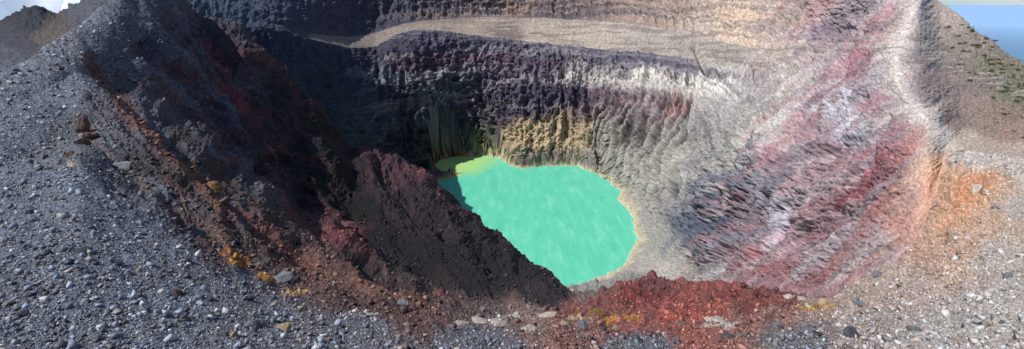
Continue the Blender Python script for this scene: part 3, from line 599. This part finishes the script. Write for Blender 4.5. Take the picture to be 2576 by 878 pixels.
for i,u in enumerate((82,89,97)):
    c=int(np.argmin(abs(us-u)));r=int(np.argmin(abs(T-13.0)))
    me=person_mesh(.1*i)
    mt,nt,b=newmat('hiker_clothing_material_%d'%i)
    g_=node(nt,'ShaderNodeTexCoord');sx=node(nt,'ShaderNodeSeparateXYZ');nt.links.new(g_.outputs['Object'],sx.inputs[0])
    cr=node(nt,'ShaderNodeValToRGB');cr.color_ramp.interpolation='CONSTANT';e=cr.color_ramp.elements;e[0].color=(.03,.035,.05,1);e[1].position=.55;e[1].color=(*pc[i],1);x=e.new(.87);x.color=(.3,.17,.11,1)
    dv=node(nt,'ShaderNodeMath',operation='DIVIDE');dv.inputs[1].default_value=1.75;nt.links.new(sx.outputs['Z'],dv.inputs[0]);nt.links.new(dv.outputs[0],cr.inputs[0]);nt.links.new(cr.outputs[0],b.inputs['Base Color'])
    me.materials.append(mt)
    o=bpy.data.objects.new('person',me);scene.collection.objects.link(o)
    o.modifiers.new('skin','SKIN');sb=o.modifiers.new('sub','SUBSURF');sb.levels=1;sb.render_levels=1
    o.location=X[r,c];o.rotation_euler=(0,0,.8*i)
    o['label']=['standing hiker in dark blue jacket on the summit','standing hiker in red jacket on the summit','standing hiker in grey jacket on the summit'][i];o['category']='person'
# ---------------------------------------------------------------- clouds beyond the summit
bm=bmesh.new()
rs=np.random.default_rng(5)
for k in range(60):
    x_=rs.uniform(-6500,-3000);rad=rs.uniform(150,420)
    ret=bmesh.ops.create_icosphere(bm,subdivisions=4,radius=rad,matrix=Matrix.Translation((x_,4200+rs.uniform(-300,500),rs.uniform(-520,60)-rad*.2)))
    for v in ret['verts']:
        v.co+=v.normal*rad*(.3*mn.fractal(v.co/rad*1.3,.8,2.1,5)) if v.normal.length>0 else Vector((0,0,0))
me=bpy.data.meshes.new('cloud');bm.to_mesh(me);bm.free()
me.polygons.foreach_set('use_smooth',np.ones(len(me.polygons),bool))
mt,nt,b=newmat('cloud_material');nz=node(nt,'ShaderNodeTexNoise');nz.inputs['Scale'].default_value=3
cr=node(nt,'ShaderNodeValToRGB');cr.color_ramp.elements[0].color=(.8,.83,.87,1);cr.color_ramp.elements[1].color=(.92,.92,.92,1);nt.links.new(nz.outputs['Fac'],cr.inputs[0]);nt.links.new(cr.outputs[0],b.inputs['Base Color'])
b.inputs['Roughness'].default_value=1;b.inputs['Specular IOR Level'].default_value=0
b.inputs['Emission Color'].default_value=(.85,.92,1,1);b.inputs['Emission Strength'].default_value=.3  # glow added to stand in for sunlight scattered inside the cloud
me.materials.append(mt);o=bpy.data.objects.new('cloud',me);scene.collection.objects.link(o);o['kind']='structure';o['label']='white cumulus cloud bank behind the summit';o['category']='cloud'
# ---------------------------------------------------------------- light
sv=Vector((-.96,-.24,0)).normalized();el=math.radians(51)
sv=Vector((sv.x*math.cos(el),sv.y*math.cos(el),math.sin(el)))
ld=bpy.data.lights.new('sun','SUN');ld.energy=5.0;ld.angle=math.radians(.5);ld.color=(1,.975,.935)
lo=bpy.data.objects.new('sun',ld);scene.collection.objects.link(lo);lo.rotation_euler=sv.to_track_quat('Z','Y').to_euler()
w=bpy.data.worlds.new('World');scene.world=w;w.use_nodes=True;nt=w.node_tree
bg=nt.nodes['Background'];bg.inputs[1].default_value=.09
sk=nt.nodes.new('ShaderNodeTexSky');sk.sky_type='NISHITA';sk.sun_disc=False;sk.sun_elevation=el;sk.sun_rotation=math.atan2(sv.x,sv.y);sk.altitude=2300
tc=nt.nodes.new('ShaderNodeTexCoord');mp=nt.nodes.new('ShaderNodeMapping');mp.inputs['Scale'].default_value=(3,3,9)
nz=nt.nodes.new('ShaderNodeTexNoise');nz.inputs['Scale'].default_value=1.6;nz.inputs['Detail'].default_value=8
cr=nt.nodes.new('ShaderNodeValToRGB');cr.color_ramp.elements[0].position=.5;cr.color_ramp.elements[1].position=.7
tm=nt.nodes.new('ShaderNodeMixRGB');tm.blend_type='MULTIPLY';tm.inputs[0].default_value=1;tm.inputs[2].default_value=(.72,.88,1.14,1)
mx=nt.nodes.new('ShaderNodeMixRGB');mx.inputs[2].default_value=(7.5,7.8,8.2,1)
nt.links.new(sk.outputs[0],tm.inputs[1])
nt.links.new(tc.outputs['Generated'],mp.inputs[0]);nt.links.new(mp.outputs[0],nz.inputs['Vector']);nt.links.new(nz.outputs['Fac'],cr.inputs[0]);nt.links.new(cr.outputs[0],mx.inputs[0]);nt.links.new(tm.outputs[0],mx.inputs[1]);nt.links.new(mx.outputs[0],bg.inputs[0])
# ---------------------------------------------------------------- camera
cd=bpy.data.cameras.new('camera');cd.sensor_width=36;cd.sensor_fit='HORIZONTAL';cd.lens=430/1024*36;cd.clip_start=.05;cd.clip_end=900000
co=bpy.data.objects.new('camera',cd);scene.collection.objects.link(co);co.location=(0,0,0);co.rotation_euler=(math.pi/2-P,0,0);scene.camera=co
scene.view_settings.view_transform='Standard';scene.view_settings.look='None';scene.view_settings.exposure=0;scene.view_settings.gamma=1
